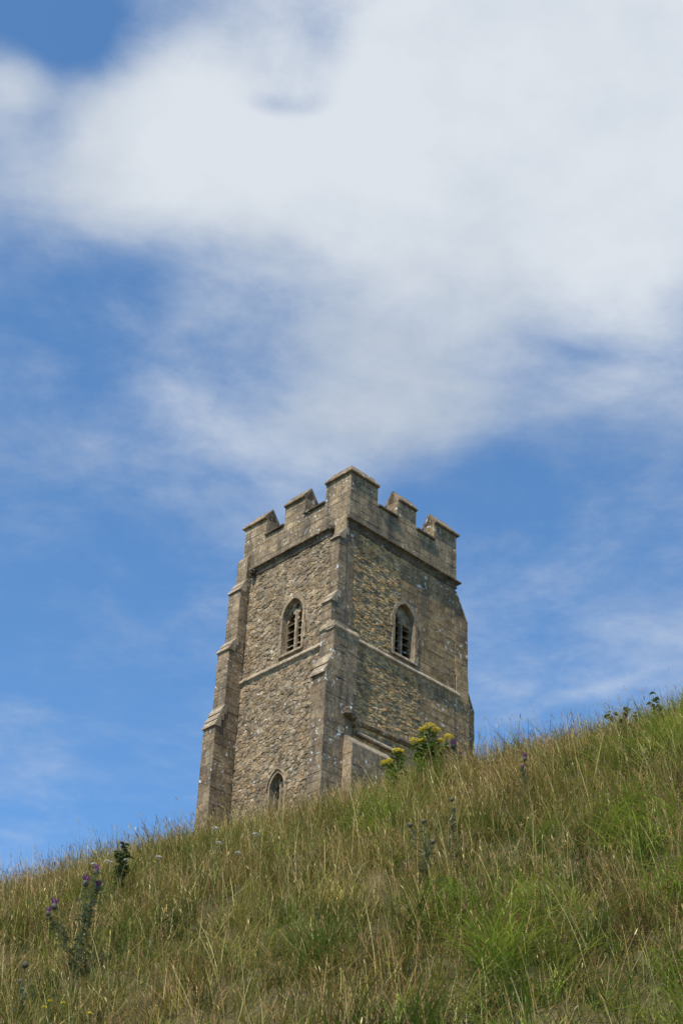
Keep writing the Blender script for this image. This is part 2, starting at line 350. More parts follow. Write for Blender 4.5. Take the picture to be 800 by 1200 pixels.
# rubble facing: irregular stones, each a chipped, domed cell
def inside(pt, poly):
    x, y = pt; c = False; n = len(poly)
    for i in range(n):
        (x1, y1), (x2, y2) = poly[i], poly[i - 1]
        if (y1 > y) != (y2 > y) and x < (x2 - x1) * (y - y1) / (y2 - y1) + x1: c = not c
    return c
def clip(poly, nx_, ny_, c_):
    out = []; n = len(poly)
    for i in range(n):
        p, q = poly[i], poly[(i + 1) % n]; a = p[0] * nx_ + p[1] * ny_ - c_; b = q[0] * nx_ + q[1] * ny_ - c_
        if a <= 0: out.append(p)
        if a * b < 0: t = a / (a - b); out.append((p[0] + (q[0] - p[0]) * t, p[1] + (q[1] - p[1]) * t))
    return out
def rubble(name, FR, u0, u1, z0, z1, o, su, sv, excl, mat, parent, pal, hmin, hmax, gap=.10):
    nu, nv = int((u1 - u0) / su) + 1, int((z1 - z0) / sv) + 1; P = {}
    for j in range(-2, nv + 2):
        for i in range(-2, nu + 2):
            P[i, j] = (i + .5 * (j % 2) + random.uniform(-.46, .46), j + random.uniform(-.44, .44))
    V = []; Fq = []; C = []
    for j in range(nv):
        for i in range(nu):
            p = P[i, j]; cu, cz = u0 + p[0] * su, z0 + p[1] * sv
            if not (u0 <= cu <= u1 and z0 <= cz <= z1): continue
            if any(inside((cu, cz), e) for e in excl) or random.random() < .10: continue
            poly = [(p[0] - 1.4, p[1] - 1.2), (p[0] + 1.4, p[1] - 1.2), (p[0] + 1.4, p[1] + 1.2), (p[0] - 1.4, p[1] + 1.2)]
            for dj in (-2, -1, 0, 1, 2):
                for di in (-2, -1, 0, 1, 2):
                    if (di or dj) and (i + di, j + dj) in P:
                        q = P[i + di, j + dj]; nx_, ny_ = q[0] - p[0], q[1] - p[1]
                        poly = clip(poly, nx_, ny_, (nx_ * (q[0] + p[0]) + ny_ * (q[1] + p[1])) / 2)
            if len(poly) < 3: continue
            # chip long edges once so that outlines are not straight
            pp = []
            for a_, b_ in zip(poly, poly[1:] + poly[:1]):
                pp.append(a_)
                if math.hypot(a_[0] - b_[0], a_[1] - b_[1]) > .35:
                    w = random.uniform(.3, .7); pp.append((a_[0] + (b_[0] - a_[0]) * w + random.uniform(-.05, .05), a_[1] + (b_[1] - a_[1]) * w + random.uniform(-.05, .05)))
            cx = sum(q[0] for q in pp) / len(pp); cy = sum(q[1] for q in pp) / len(pp)
            h = random.uniform(hmin, hmax); base = len(V); n = len(pp); tl = (random.uniform(-.25, .25) * h, random.uniform(-.3, .3) * h)
            for (s_, oo) in ((1 - gap * .4, -.02), (1 - gap, .62), (.66, 1.0)):
                for q in pp:
                    ss = s_ * random.uniform(.95, 1.02); du, dv_ = (q[0] - cx) * ss, (q[1] - cy) * ss
                    hh = o + h * oo + (tl[0] * du + tl[1] * dv_ if oo > 0 else 0) + (random.uniform(-.12, .12) * h if oo > 0 else 0)
                    V.append(FR(min(max(u0 + (cx + du) * su, u0 - .1), u1 + .1), z0 + (cy + dv_) * sv, hh))
            V.append(FR(u0 + cx * su, z0 + cy * sv, o + h * random.uniform(.95, 1.15)))
            t = random.choices(pal, weights=[q[3] for q in pal])[0]; v = random.uniform(.78, 1.18)
            C += [(t[0] * v, t[1] * v, t[2] * v)] * (3 * n + 1)
            for r_ in (0, 1):
                for a_ in range(n): Fq.append((base + r_ * n + a_, base + r_ * n + (a_ + 1) % n, base + (r_ + 1) * n + (a_ + 1) % n, base + (r_ + 1) * n + a_))
            for a_ in range(n): Fq.append((base + 2 * n + a_, base + 2 * n + (a_ + 1) % n, base + 3 * n, base + 3 * n))
    me = bpy.data.meshes.new(name); me.from_pydata(V, [], [f if f[2] != f[3] else f[:3] for f in Fq])
    at = me.color_attributes.new('tint', 'FLOAT_COLOR', 'POINT'); at.data.foreach_set('color', np.column_stack([np.array(C), np.ones(len(C))]).astype(np.float32).ravel())
    me.materials.append(mat); ob = bpy.data.objects.new(name, me); col.objects.link(ob); ob.parent = parent; tag(ob, kind='stuff')
    bm2 = bmesh.new(); bm2.from_mesh(me); bmesh.ops.recalc_face_normals(bm2, faces=bm2.faces); bm2.to_mesh(me); bm2.free()
    return ob
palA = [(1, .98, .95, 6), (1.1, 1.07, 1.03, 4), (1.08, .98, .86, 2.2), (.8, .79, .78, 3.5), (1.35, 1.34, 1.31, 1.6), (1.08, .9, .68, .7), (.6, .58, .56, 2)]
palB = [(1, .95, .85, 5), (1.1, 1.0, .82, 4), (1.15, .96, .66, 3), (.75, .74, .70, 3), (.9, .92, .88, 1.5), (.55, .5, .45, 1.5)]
exA = [AR(WA, .2, .05)]; exL = [AR(WL, .12)]; exB = [AR(WB, .2, .05)]
rubble('rubble_stones', FA, .5, 7.0, -8.95, -3.15, OU, .20, .14, exA, M['rubble_a'], wall, palA, .004, .045, .04)
rubble('rubble_stones', FA, .5, 7.1, -18.2, -9.15, OL, .21, .145, exL, M['rubble_a'], wall, palA, .004, .045, .04)
rubble('rubble_stones', FB, .62, 3.62, -8.95, -3.2, OU, .27, .105, exB, M['rubble_b'], wall, palB, .006, .05, .04)
rubble('rubble_stones', FB, .85, 4.9, -18.2, -9.15, OL, .28, .11, [], M['rubble_b'], wall, palB, .006, .05, .04)

# dressed facing of the shaded face
def skipB(u0, u1, z0, z1):
    return any(inside((u, z), AR(WB, .16, .1)) for u in (u0, (u0 + u1) / 2, u1) for z in (z0, (z0 + z1) / 2, z1))
ashlar('ashlar_block', FB, 3.62, 4.78, -5.35, -3.15, OU + .018, M['ashlar'], wall, .40, .7, skip=skipB)
ashlar('ashlar_block', FB, 4.78, 7.44, -8.9, -3.15, OU + .018, M['ashlar'], wall, .40, .78)
ashlar('ashlar_block', FB, 4.95, 7.53, -16.8, -9.15, OL + .018, M['ashlar'], wall, .42, .78, ragged=(-1, .22))
ashlar('quoin', FB, .15, .68, -8.9, -3.15, OU + .018, M['ashlar'], wall, .44, .8, ragged=(1, .24))
ashlar('quoin', FB, .60, 1.0, -13.0, -9.15, OL + .018, M['ashlar'], wall, .44, .8, ragged=(1, .2))

# --- parapet
ring = [(0, S), (0, 0), (S, 0), (S, S)]
PO = -.10; PT = .72           # parapet face offset, thickness
bm = bmesh.new(); sweep(bm, [(PO - .014, Z(-3.0)), (PO - .014, Z(-1.12)), (PO - PT, Z(-1.12)), (PO - PT, Z(-3.0))], ring, True)
parapet = mesh_obj('parapet', bm, M['parapet'], tower)
ashlar('parapet_block', FA, .11, 7.49, -2.72, -1.13, PO, M['parapet'], parapet, .40, .62)
ashlar('parapet_block', FB, .11, 7.49, -2.72, -1.13, PO, M['parapet'], parapet, .40, .68)
def saddle(lip, rise):         # saddleback coping: lip, weathered slopes, roll on the ridge
    c = PO - PT / 2
    return [(0.02, Z(lip - .05)), (0.02, Z(lip + .03)), (c + .07, Z(lip + rise)), (c + .05, Z(lip + rise + .05)), (c - .05, Z(lip + rise + .05)), (c - .07, Z(lip + rise)),
            (PO - PT - .12, Z(lip + .03)), (PO - PT - .12, Z(lip - .05)), (PO - .06, Z(lip - .1)), (PO - .06, Z(lip - .1))][:9]
mer = {'A': [(.0, 1.78), (3.2, 4.62), (5.93, S)], 'B': [(.0, 1.93), (3.26, 4.58), (5.87, S)], 'C': [(0, 1.8), (3.2, 4.6), (5.9, S)], 'D': [(0, 1.8), (3.2, 4.6), (5.9, S)]}
def seg(face, a, b):           # path along one face with outward on the right
    return {'A': [(0, b), (0, a)], 'B': [(a, 0), (b, 0)], 'C': [(S, a), (S, b)], 'D': [(b, S), (a, S)]}[face]
def merlon(path, blocks):
    bm = bmesh.new(); sweep(bm, [(PO - .014, Z(-1.12)), (PO - .014, Z(-.06)), (PO - PT / 2, Z(.54)), (PO - PT + .03, Z(-.06)), (PO - PT + .03, Z(-1.12))], path)
    m = mesh_obj('merlon', bm, M['parapet'], tower)
    for FR, a, b in blocks: ashlar('merlon_block', FR, a, b, -1.13, -.08, PO, M['parapet'], m, .36, .65)
    bm = bmesh.new(); sweep(bm, saddle(0.0, .58), path); mesh_obj('coping', bm, M['buttress'], m)
merlon([(0, mer['A'][0][1]), (0, 0), (mer['B'][0][1], 0)], [(FA, .11, mer['A'][0][1] - .01), (FB, .11, mer['B'][0][1] - .01)])
merlon([(mer['B'][2][0], 0), (S, 0), (S, mer['C'][0][1])], [(FB, mer['B'][2][0] + .01, 7.49)])
merlon([(S, mer['C'][2][0]), (S, S), (mer['D'][2][0], S)], [])
merlon([(mer['D'][0][1], S), (0, S), (0, mer['A'][2][0])], [(FA, mer['A'][2][0] + .01, 7.49)])
for f in 'ABCD':
    a, b = mer[f][1]; merlon(seg(f, a, b), [({'A': FA, 'B': FB}[f], a + .01, b - .01)] if f in 'AB' else [])
    for a, b in ((mer[f][0][1], mer[f][1][0]), (mer[f][1][1], mer[f][2][0])):
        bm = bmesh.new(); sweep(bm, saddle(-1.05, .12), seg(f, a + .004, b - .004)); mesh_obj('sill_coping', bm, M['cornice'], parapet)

# --- string courses (hollow-chamfered cornice under the parapet, weathered string below the belfry)
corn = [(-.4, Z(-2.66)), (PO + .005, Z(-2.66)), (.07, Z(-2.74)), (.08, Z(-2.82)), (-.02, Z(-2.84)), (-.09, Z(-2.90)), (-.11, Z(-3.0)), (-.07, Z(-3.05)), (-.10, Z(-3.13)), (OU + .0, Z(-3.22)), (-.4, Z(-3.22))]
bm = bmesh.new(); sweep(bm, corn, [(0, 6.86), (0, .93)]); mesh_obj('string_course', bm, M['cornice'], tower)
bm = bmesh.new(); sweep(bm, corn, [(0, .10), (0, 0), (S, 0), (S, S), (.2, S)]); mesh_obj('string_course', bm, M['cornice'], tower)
strg = [(-.5, Z(-8.72)), (OU + .02, Z(-8.72)), (.06, Z(-8.98)), (.06, Z(-9.05)), (-.02, Z(-9.10)), (OL - .02, Z(-9.22)), (-.5, Z(-9.22))]
bm = bmesh.new(); sweep(bm, strg, [(0, 6.88), (0, .4)]); mesh_obj('string_course', bm, M['pale'], tower)
bm = bmesh.new(); sweep(bm, strg, [(.5, 0), (7.62, 0)]); mesh_obj('string_course', bm, M['pale'], tower)
def lump(name, p, r, mat, parent, seed):      # weathered carved boss
    bm = bmesh.new(); bmesh.ops.create_icosphere(bm, subdivisions=3, radius=1); rr = random.Random(seed)
    ph = [rr.uniform(0, 6) for _ in range(6)]
    for v in bm.verts:
        c = v.co; k_ = 1 + .16 * math.sin(4 * c.x + ph[0]) * math.sin(4 * c.y + ph[1]) + .13 * math.sin(7 * c.z + ph[2]) + .09 * math.sin(9 * c.x + 8 * c.y + ph[3])
        v.co = Vector((p[0] + c.x * r[0] * k_, p[1] + c.y * r[1] * k_, p[2] + c.z * r[2] * k_))
    return mesh_obj(name, bm, mat, parent, True)
lump('carved_head', FA(1.05, -2.93, .06), (.17, .14, .17), M['cornice'], tower, 1)
lump('carved_head', FA(6.55, -2.97, .06), (.17, .15, .17), M['cornice'], tower, 2)

# --- belfry windows
def window(FR, w, o, blank=None, louvres=True, nl=5, bw=.17):
    wr = part('window'); cu, hw, zb, zs, zt = (w[k_] for k_ in ('cu', 'hw', 'zb', 'zs', 'zt'))
    # surround: jamb stones and arch stones, each its own voussoir
    zz = zb - .06; sides = []
    while zz < zs - .01:
        h = min(random.uniform(.38, .55), zs - zz)
        if zs - zz - h < .2: h = zs - zz
        for s_ in (-1, 1):
            e = bw + random.choice((0, .0, .1)); u0, u1 = sorted((cu + s_ * hw, cu + s_ * (hw + e)))
            block('jamb_stone', FR, u0, u1, zz, zz + h, o + .075 + random.uniform(0, .008), M['dressed'], wr, depth=.1)
        zz += h
    inn = arch(hw, zb, zs, zt, cu, 8)[2:]; outp = arch(hw + bw, zb, zs, zt + bw * 1.25, cu, 8)[2:]
    for i in range(0, len(inn) - 1, 2):
        q = [inn[i], inn[i + 1], inn[min(i + 2, len(inn) - 1)], outp[min(i + 2, len(inn) - 1)], outp[i + 1], outp[i]]
        cx = sum(p[0] for p in q) / 6; cy = sum(p[1] for p in q) / 6; q = [(cx + (p[0] - cx) * .975, cy + (p[1] - cy) * .975) for p in q]
        bm = bmesh.new(); prism(bm, [FR(u, z, o - .06) for u, z in q], [FR(u, z, o + .08) for u, z in q]); mesh_obj('arch_stone', bm, M['dressed'], wr)
    bm = bmesh.new(); q = [(o - .7, zb + .1), (o + .02, zb + .1), (o + .13, zb - .02), (o + .13, zb - .1), (o - .7, zb - .12)]
    prism(bm, [FR(cu - hw - .12, z, oo) for oo, z in q], [FR(cu + hw + .12, z, oo) for oo, z in q]); mesh_obj('sill', bm, M['pale'], wr)
    # tracery plate with two cusped lights and an eyelet
    ot = o - .22
    lw = hw * .44; cl = [cu - hw * .52, cu + hw * .52]
    def cusped(c, zb_, zs_, zt_):
        p = []; h = zt_ - zs_
        p += [(c - lw, zb_), (c + lw, zb_), (c + lw, zs_ - .1), (c + lw * .45, zs_ + h * .06), (c + lw * .95, zs_ + h * .28), (c + lw * .78, zs_ + h * .55), (c + lw * .34, zs_ + h * .60), (c + lw * .3, zs_ + h * .85), (c, zt_)]
        p += [(c - lw * .3, zs_ + h * .85), (c - lw * .34, zs_ + h * .60), (c - lw * .78, zs_ + h * .55), (c - lw * .95, zs_ + h * .28), (c - lw * .45, zs_ + h * .06), (c - lw, zs_ - .1)]
        return p
    hz = (zt - zs)
    holes = []
    for i, c_ in enumerate(cl):
        if blank == i: holes.append([(c_ - lw, zb + .04), (c_ + lw, zb + .04), (c_ + lw, zs - .12), (c_ - lw, zs - .02)])
        else: holes.append(cusped(c_, zb + .04, zs - .12 * hz, zs + .50 * hz))
    if blank is None: holes.append([(cu, zs + .48 * hz), (cu + hw * .24, zs + .62 * hz), (cu + hw * .13, zs + .78 * hz), (cu, zs + .92 * hz), (cu - hw * .13, zs + .78 * hz), (cu - hw * .24, zs + .62 * hz)])
    bm = bmesh.new(); plate(bm, FR, [arch(hw - .004, zb, zs, zt - .006, cu)] + holes, ot, ot - .16); mesh_obj('tracery', bm, M['dressed'], wr)
    bm = bmesh.new()
    for q in ([(-.055, ot - .02), (-.035, ot + .07), (.035, ot + .07), (.055, ot - .02)],):
        prism(bm, [FR(cu + a, zb + .03, oo) for a, oo in q], [FR(cu + a, zs + .30 * hz, oo) for a, oo in q])
    mesh_obj('mullion', bm, M['pale'], wr)
    if louvres:
        for i, c_ in enumerate(cl):
            for j in range(nl):
                z = zb + .14 + j * (zs - zb - .05) / nl + random.uniform(-.015, .015); bm = bmesh.new(); t_ = .045
                tl = random.uniform(-.02, .02)
                q = [(ot - .03, z), (ot - .03, z + t_), (ot - .42, z + t_ + .30), (ot - .42, z + .30)]
                prism(bm, [FR(c_ - lw - .03, zz_ - tl, oo) for oo, zz_ in q], [FR(c_ + lw + .03, zz_ + tl, oo) for oo, zz_ in q]); mesh_obj('louvre', bm, M['buttress'], wr)
    return wr
window(FA, WA, OU); window(FB, WB, OU, blank=1)
wl_ = window(FA, WL, OL, louvres=False, bw=.11)
bm = bmesh.new(); bm.faces.new([bm.verts.new(FA(u, z, OL - .72)) for u, z in AR(WL, .05)]); mesh_obj('dark_backing', bm, M['inside'], wl_)  # dark sheet standing in for the unlit interior behind the tracery
# hood mould over the lower window
hi_ = arch(.44 + .12, WL['zb'], WL['zs'], WL['zt'] + .16, WL['cu'], 10)[2:]; ho_ = arch(.44 + .19, WL['zb'], WL['zs'], WL['zt'] + .25, WL['cu'], 10)[2:]
bm = bmesh.new()
for i in range(len(hi_) - 1):
    q = [hi_[i], hi_[i + 1], ho_[i + 1], ho_[i]]; prism(bm, [FA(u, z, OL) for u, z in q], [FA(u, z, OL + .14) for u, z in q])
mesh_obj('hood_mould', bm, M['dressed'], wl_)

# --- buttresses: stages (z of drip, projection, side span), stepped weatherings
def buttress(name, FR, FS, stages, zbot, ztop_face, flank_o, drips=True, label=None, fl_face=-1):
    """stages from top: (zhead, zdrip, proj, u0, u1): slope from zhead at the stage above down to zdrip at proj"""
    bt = part(name); 
    if label: bt['label'] = label
    prev = ztop_face
    for i, (zh, zd, pr, ua, ub) in enumerate(stages):
        zn = stages[i + 1][1] if i + 1 < len(stages) else zbot
        back = -.5
        q = [(back, zn - .05), (pr - .014, zn - .05), (pr - .014, zd), (prev - .02, zh), (back, zh)]
        bm = bmesh.new(); prism(bm, [FR(ua + .014, z, oo) for oo, z in q], [FR(ub - .014, z, oo) for oo, z in q]); core = mesh_obj('core', bm, M['buttress'], bt)
        ashlar('buttress_block', FR, ua, ub, zn + (.0 if i + 1 == len(stages) else .02), zd - .02, pr, M['buttress'], bt, .42, .62)
        # near flank of the buttress
        o_f = -ua if fl_face < 0 else None
        ashlar('buttress_block', FS, -pr + .012, .05 if i < 2 else .0, zn, zd - .02, -ua, M['buttress'], bt, .42, .6)
        if drips:      # two or three overlapping weathering slabs with a drip edge
            ns = 2 if (zh - zd) < 1.0 else 3
            for s_ in range(ns):
                t0, t1 = s_ / ns, (s_ + 1) / ns
                za, zb_ = zh + (zd - zh) * t0, zh + (zd - zh) * t1; pa, pb = prev + (pr - prev) * t0, prev + (pr - prev) * t1
                q = [(pa - .15, za + .01), (pa - .01, za + .03), (pb + .07, zb_ + .03), (pb + .08, zb_ - .05), (pb - .04, zb_ - .04), (pa - .15, zb_ - .04)]
                e = .03 + .01 * s_
                bm = bmesh.new(); prism(bm, [FR(ua - e, z, oo) for oo, z in q], [FR(ub + e, z, oo) for oo, z in q]); mesh_obj('weathering', bm, M['pale'], bt)
        prev = pr
    return bt
# left end of the lit face
b2 = buttress('buttress', FA, FB, [(-3.25, -4.02, .45, 6.86, 7.68), (-6.75, -7.45, .82, 6.86, 7.68), (-10.45, -11.6, 1.25, 6.86, 7.68)], -24.0, .05, None)
bm = bmesh.new(); q = [(-.3, -3.4), (.09, -3.4), (.09, -2.05), (-.09, -1.75), (-.3, -1.75)]
prism(bm, [FA(6.93, z, oo) for oo, z in q], [FA(7.66, z, oo) for oo, z in q]); mesh_obj('pilaster', bm, M['parapet'], b2)
# near corner, flank flush with the shaded face above the string and standing proud below it
b1 = buttress('buttress', FA, FB, [(-3.3, -3.95, .45, .12, .66), (-6.9, -7.55, .80, .06, .64)], -9.0, .02, None)
bm = bmesh.new(); q = [(-.3, -3.4), (.03, -3.4), (.03, -2.6), (-.09, -2.45), (-.3, -2.45)]
prism(bm, [FA(.13, z, oo) for oo, z in q], [FA(.92, z, oo) for oo, z in q]); mesh_obj('pilaster', bm, M['parapet'], b1)
b1b = buttress('buttress', FA, FB, [(-8.98, -9.0, .82, -.20, .66), (-10.4, -11.45, 1.2, -.20, .66)], -24.0, .80, None, drips=False)
for (pa, pb, za, zb_) in ((.82, 1.0, -10.35, -10.85), (.96, 1.22, -10.8, -11.4)):
    q = [(pa - .15, za), (pa, za), (pb + .07, zb_), (pb + .08, zb_ - .08), (pb - .04, zb_ - .07), (pa - .15, zb_ - .07)]
    bm = bmesh.new(); prism(bm, [FA(-.17, z, oo) for oo, z in q], [FA(.70, z, oo) for oo, z in q]); mesh_obj('weathering', bm, M['pale'], b1b)
# clasping stub on the shaded face: broken off at the foot, string course wrapped over it
bm = bmesh.new(); prism(bm, [FB(u, -9.1, .18) for u in (0,)] + [FB(.66, -9.1, .18), FB(.66, -9.1, -.3), FB(0, -9.1, -.3)], [FB(0, -13.0, .16), FB(.62, -12.7, .12), FB(.62, -12.9, -.3), FB(0, -13.2, -.3)])
mesh_obj('corner_stub', bm, M['buttress'], b1b)
ashlar('buttress_block', FB, .02, .66, -11.9, -9.12, .2, M['buttress'], b1b, .44, .6)
ashlar('buttress_block', FB, .02, .40, -12.8, -11.9, .2, M['buttress'], b1b, .44, .6)
q = [(-.25, -8.62), (-.02, -8.62), (.27, -8.95), (.27, -9.03), (.18, -9.12), (-.25, -9.12)]
bm = bmesh.new(); prism(bm, [FB(-.88, z, oo) for oo, z in q], [FB(.70, z, oo) for oo, z in q]); mesh_obj('string_course', bm, M['pale'], b1b)
q = [(.0, -8.70), (.80, -8.70), (.90, -8.95), (.90, -9.03), (.8, -9.1), (.0, -9.1)]
bm = bmesh.new(); prism(bm, [FA(-.19, z, oo) for oo, z in q], [FA(.68, z, oo) for oo, z in q]); mesh_obj('string_course', bm, M['pale'], b1b)
lump('broken_corbel', FB(.30, -12.95, .3), (.42, .24, .26), M['buttress'], b1b, 5)
lump('broken_corbel', FB(.62, -13.15, .12), (.22, .2, .22), M['buttress'], b1b, 8)
# far right corner, projecting beyond the hidden side
def FC(u, z, o): return (S + o, u, z + ZB)
rb = part('buttress')
for i, (zh, zd, pa, pr, a0, zn) in enumerate(((-3.25, -4.7, -.1, .72, .13, -7.9), (-7.9, -9.25, .76, 1.36, .32, -24.0))):
    q = [(-.5, zn), (pr, zn), (pr, zd), (pa, zh), (-.5, zh)]
    bm = bmesh.new(); prism(bm, [FC(a0 + .04, z, oo) for oo, z in q], [FC(a0 + .95, z, oo) for oo, z in q]); mesh_obj('core', bm, M['ashlar'], rb)
    ashlar('buttress_block', FB, 7.45 if i == 0 else 7.54, S + pr + .01, zn + .01, zd, -a0, M['ashlar'], rb, .41, .55)
    # slope capstones
    n = 4
    for j in range(n):
        t0, t1 = j / n, (j + 1) / n; za, zb_ = zh + (zd - zh) * t0, zh + (zd - zh) * t1; ca, cb = pa + (pr - pa) * t0, pa + (pr - pa) * t1
        q = [(ca - .1, za), (ca + .015, za), (cb + .02, zb_ + .008), (cb - .1, zb_ + .008)]
        bm = bmesh.new(); prism(bm, [FC(a0 - .012, z, oo) for oo, z in q], [FC(a0 + .97, z, oo) for oo, z in q]); mesh_obj('weathering', bm, M['ashlar'], rb)
bm = bmesh.new(); q = [(-.1, -7.9), (.72, -7.9), (.72, -9.3), (-.1, -9.3)]
prism(bm, [FC(.10, z, oo) for oo, z in q], [FC(.9, z, oo) for oo, z in q]); mesh_obj('core', bm, M['ashlar'], rb)
bm = bmesh.new(); q = [(-.1, -9.3), (.70, -9.3), (.70, -24.0), (-.1, -24.0)]
prism(bm, [FC(.08, z, oo) for oo, z in q], [FC(.9, z, oo) for oo, z in q]); mesh_obj('core', bm, M['ashlar'], rb)
ashlar('buttress_block', FB, 7.53, 8.31, -17.0, -9.15, -.05, M['ashlar'], rb, .42, .8)
# stump of the vanished nave wall against the shaded face
st = part('wall_stump')
bm = bmesh.new(); q = [(-.3, -24.0), (.62, -24.0), (.72, -14.5), (.40, -14.1), (-.3, -13.8)]
prism(bm, [FB(.03, z, oo) for oo, z in q], [FB(2.5, z, oo) for oo, z in q]); mesh_obj('core', bm, M['mortar'], st)
ashlar('stump_stone', FB, .02, 2.5, -17.5, -14.55, .74, M['buttress'], st, .5, .8)
ashlar('stump_stone', lambda u, z, o: (.0 - o, -.74 + u, z + ZB), .0, .55, -17.5, -14.55, .0, M['dressed'], st, .5, .8)
q = [(-.2, -13.42), (.06, -13.42), (.12, -13.52), (.12, -13.6), (-.2, -13.62)]
bm = bmesh.new(); prism(bm, [FB(.9, z, oo) for oo, z in q], [FB(3.6, z, oo) for oo, z in q]); mesh_obj('flashing_course', bm, M['pale'], st)
q = [(-.2, -12.72), (.08, -12.72), (.1, -12.85), (.0, -12.97), (-.2, -12.97)]
bm = bmesh.new(); prism(bm, [FB(.7, z - .12, oo) for oo, z in q], [FB(4.5, z + .06, oo) for oo, z in q]); mesh_obj('raking_ledge', bm, M['ashlar'], st)

# ------------------------------------------------------------------ meadow grass
def fbm(x, y, s, seed):
    r_ = np.random.default_rng(seed); v = np.zeros_like(x)
    for i in range(7):
        a = r_.uniform(0, 6.28); kx, ky = math.cos(a), math.sin(a); w = s * (1 + .55 * i)
        v += np.sin(w * (kx * x + ky * y) + r_.uniform(0, 6.28) + 1.3 * np.sin(w * .7 * (ky * x - kx * y) + r_.uniform(0, 6.28))) / (1 + .4 * i)
    return v / 2.6
def margin(n, y0, y1, w=2.6):
    y = rng.uniform(y0, y1, n); return np.where(rng.random(n) < .5, -1, 1) * (.225 * y + .85 + w * rng.random(n)), y
def scatter(n, y0, y1, power=1.0):
    y = y0 + (y1 - y0) * rng.random(n) ** power
    hw = .225 * y + .9; w = hw / hw.max(); keep = rng.random(n) < w; y = y[keep]; hw = hw[keep]
    return rng.uniform(-1, 1, len(y)) * hw, y
def ribbons(base, L, phi, th0, bend, w, colb, colt, seg=4, wphi=None, tip=.08, belly=.3):
    """curved tapering strips; returns verts, quads, colours, tip positions and tip directions"""
    n = len(L); pos = base.copy(); ds = L / seg
    wv = phi + math.pi / 2 if wphi is None else wphi
    W = np.stack([np.cos(wv), np.sin(wv), np.zeros(n)], 1); V = []; C = []
    for k_ in range(seg + 1):
        t = k_ / seg; prof = (1 - t) ** .7 * (1 - belly) + belly * 4 * t * (1 - t) + tip
        V.append(pos - W * (w * prof / 2)[:, None]); V.append(pos + W * (w * prof / 2)[:, None])
        c_ = colb + (colt - colb) * t; C += [c_, c_]
        if k_ < seg:
            th_ = th0 + bend * (t + .5 / seg); d = np.stack([np.sin(th_) * np.cos(phi), np.sin(th_) * np.sin(phi), np.cos(th_)], 1)
            pos = pos + d * ds[:, None]
    m = 2 * (seg + 1); V = np.stack(V, 1).reshape(-1, 3); C = np.stack(C, 1).reshape(-1, 3); o = (np.arange(n) * m)[:, None]
    q = np.array([[2 * k_, 2 * k_ + 1, 2 * k_ + 3, 2 * k_ + 2] for k_ in range(seg)])
    F = (o[:, :, None] + q[None]).reshape(-1, 4)
    return V, F, C, pos, d
def cat(lst):
    V = []; F = []; C = []; o = 0
    for v, f, c_ in lst: V.append(v); F.append(f + o); C.append(c_); o += len(v)
    return np.concatenate(V), np.concatenate(F), np.concatenate(C)
def foliage_mat(name, trans=.35, rough=.5, attr=True, c=None, spec=.3):
    k = NT(name)
    if attr: cc = k.n('ShaderNodeAttribute', attribute_name='tint').outputs['Color']
    else:
        oi = k.n('ShaderNodeObjectInfo'); cc = k.mix(.7, c, k.ramp(k.noise(30, 3, .6), [(.3, (.55, .55, .55)), (.7, (1.4, 1.4, 1.4))]), 'MULTIPLY')
    k.l(cc, k.b.inputs['Base Color']); k.b.inputs['Roughness'].default_value = rough; k.b.inputs['Specular IOR Level'].default_value = spec
    tr = k.n('ShaderNodeBsdfTranslucent'); k.l(cc, tr.inputs[0]); mx = k.n('ShaderNodeMixShader'); mx.inputs[0].default_value = trans
    k.l(k.b.outputs[0], mx.inputs[1]); k.l(tr.outputs[0], mx.inputs[2]); k.l(mx.outputs[0], k.out.inputs[0]); return k.m
M['grass'] = foliage_mat('grass_blade', .26); M['straw'] = foliage_mat('grass_straw', .25, .7)
def pick(n, pal):
    p = np.array(pal); w = p[:, 3] / p[:, 3].sum(); return p[rng.choice(len(p), n, p=w), :3] * rng.uniform(.62, 1.42, (n, 1)) * np.array([1.07, 1.03, .84])
green = [(.10, .15, .022, 4), (.14, .185, .03, 4), (.065, .105, .02, 2.5), (.20, .225, .045, 3), (.17, .165, .035, 2)]
mixd = [(.24, .225, .05, 4), (.31, .26, .08, 3), (.17, .18, .035, 3), (.42, .34, .14, 2), (.27, .19, .075, 2)]
strawp = [(.46, .37, .17, 4), (.38, .28, .12, 4), (.60, .52, .30, 2.4), (.32, .20, .10, 3)]
brown = [(.35, .18, .105, 4), (.42, .24, .135, 3), (.28, .145, .09, 2), (.46, .32, .17, 1)]

deadp = [(.20, .125, .06, 4), (.26, .165, .08, 3), (.14, .09, .05, 2), (.33, .23, .12, 2)]
def lush(x, y): return .55 * fbm(x, y, 1.05, 3) + .55 * fbm(x, y, 3.1, 5) + .10 * np.clip(x, -2.5, 2.5) - .05 * (y - 11)        # right and lower down it is greener
parts_ = []
def dry(x, y): return fbm(x, y, .95, 31) + .4 * fbm(x, y, 2.4, 37)                           # patches of dead, brown sward
def leaf_cols(x, y, n, pal_rng):
    lu = lush(x, y); d_ = dry(x, y); p_ = pal_rng
    g_ = p_ < np.clip(.45 + .45 * lu - .42 * d_, .06, .92); b_ = ~g_ & (p_ > 1 - np.clip(.16 + .34 * d_, .02, .6))
    c_ = np.where(g_[:, None], pick(n, green), np.where(b_[:, None], pick(n, deadp), pick(n, mixd)))
    hollow_shade = np.clip((fbm(x, y, 2.1, 53) + .3 * fbm(x, y, 5.5, 57) - .55) * 2.2, 0, 1)                # dark-green noise patches: shade of hollows put into the blade colour
    return np.where((rng.random(n) < hollow_shade)[:, None], pick(n, [(.045, .075, .016, 3), (.065, .10, .02, 2)]), c_)
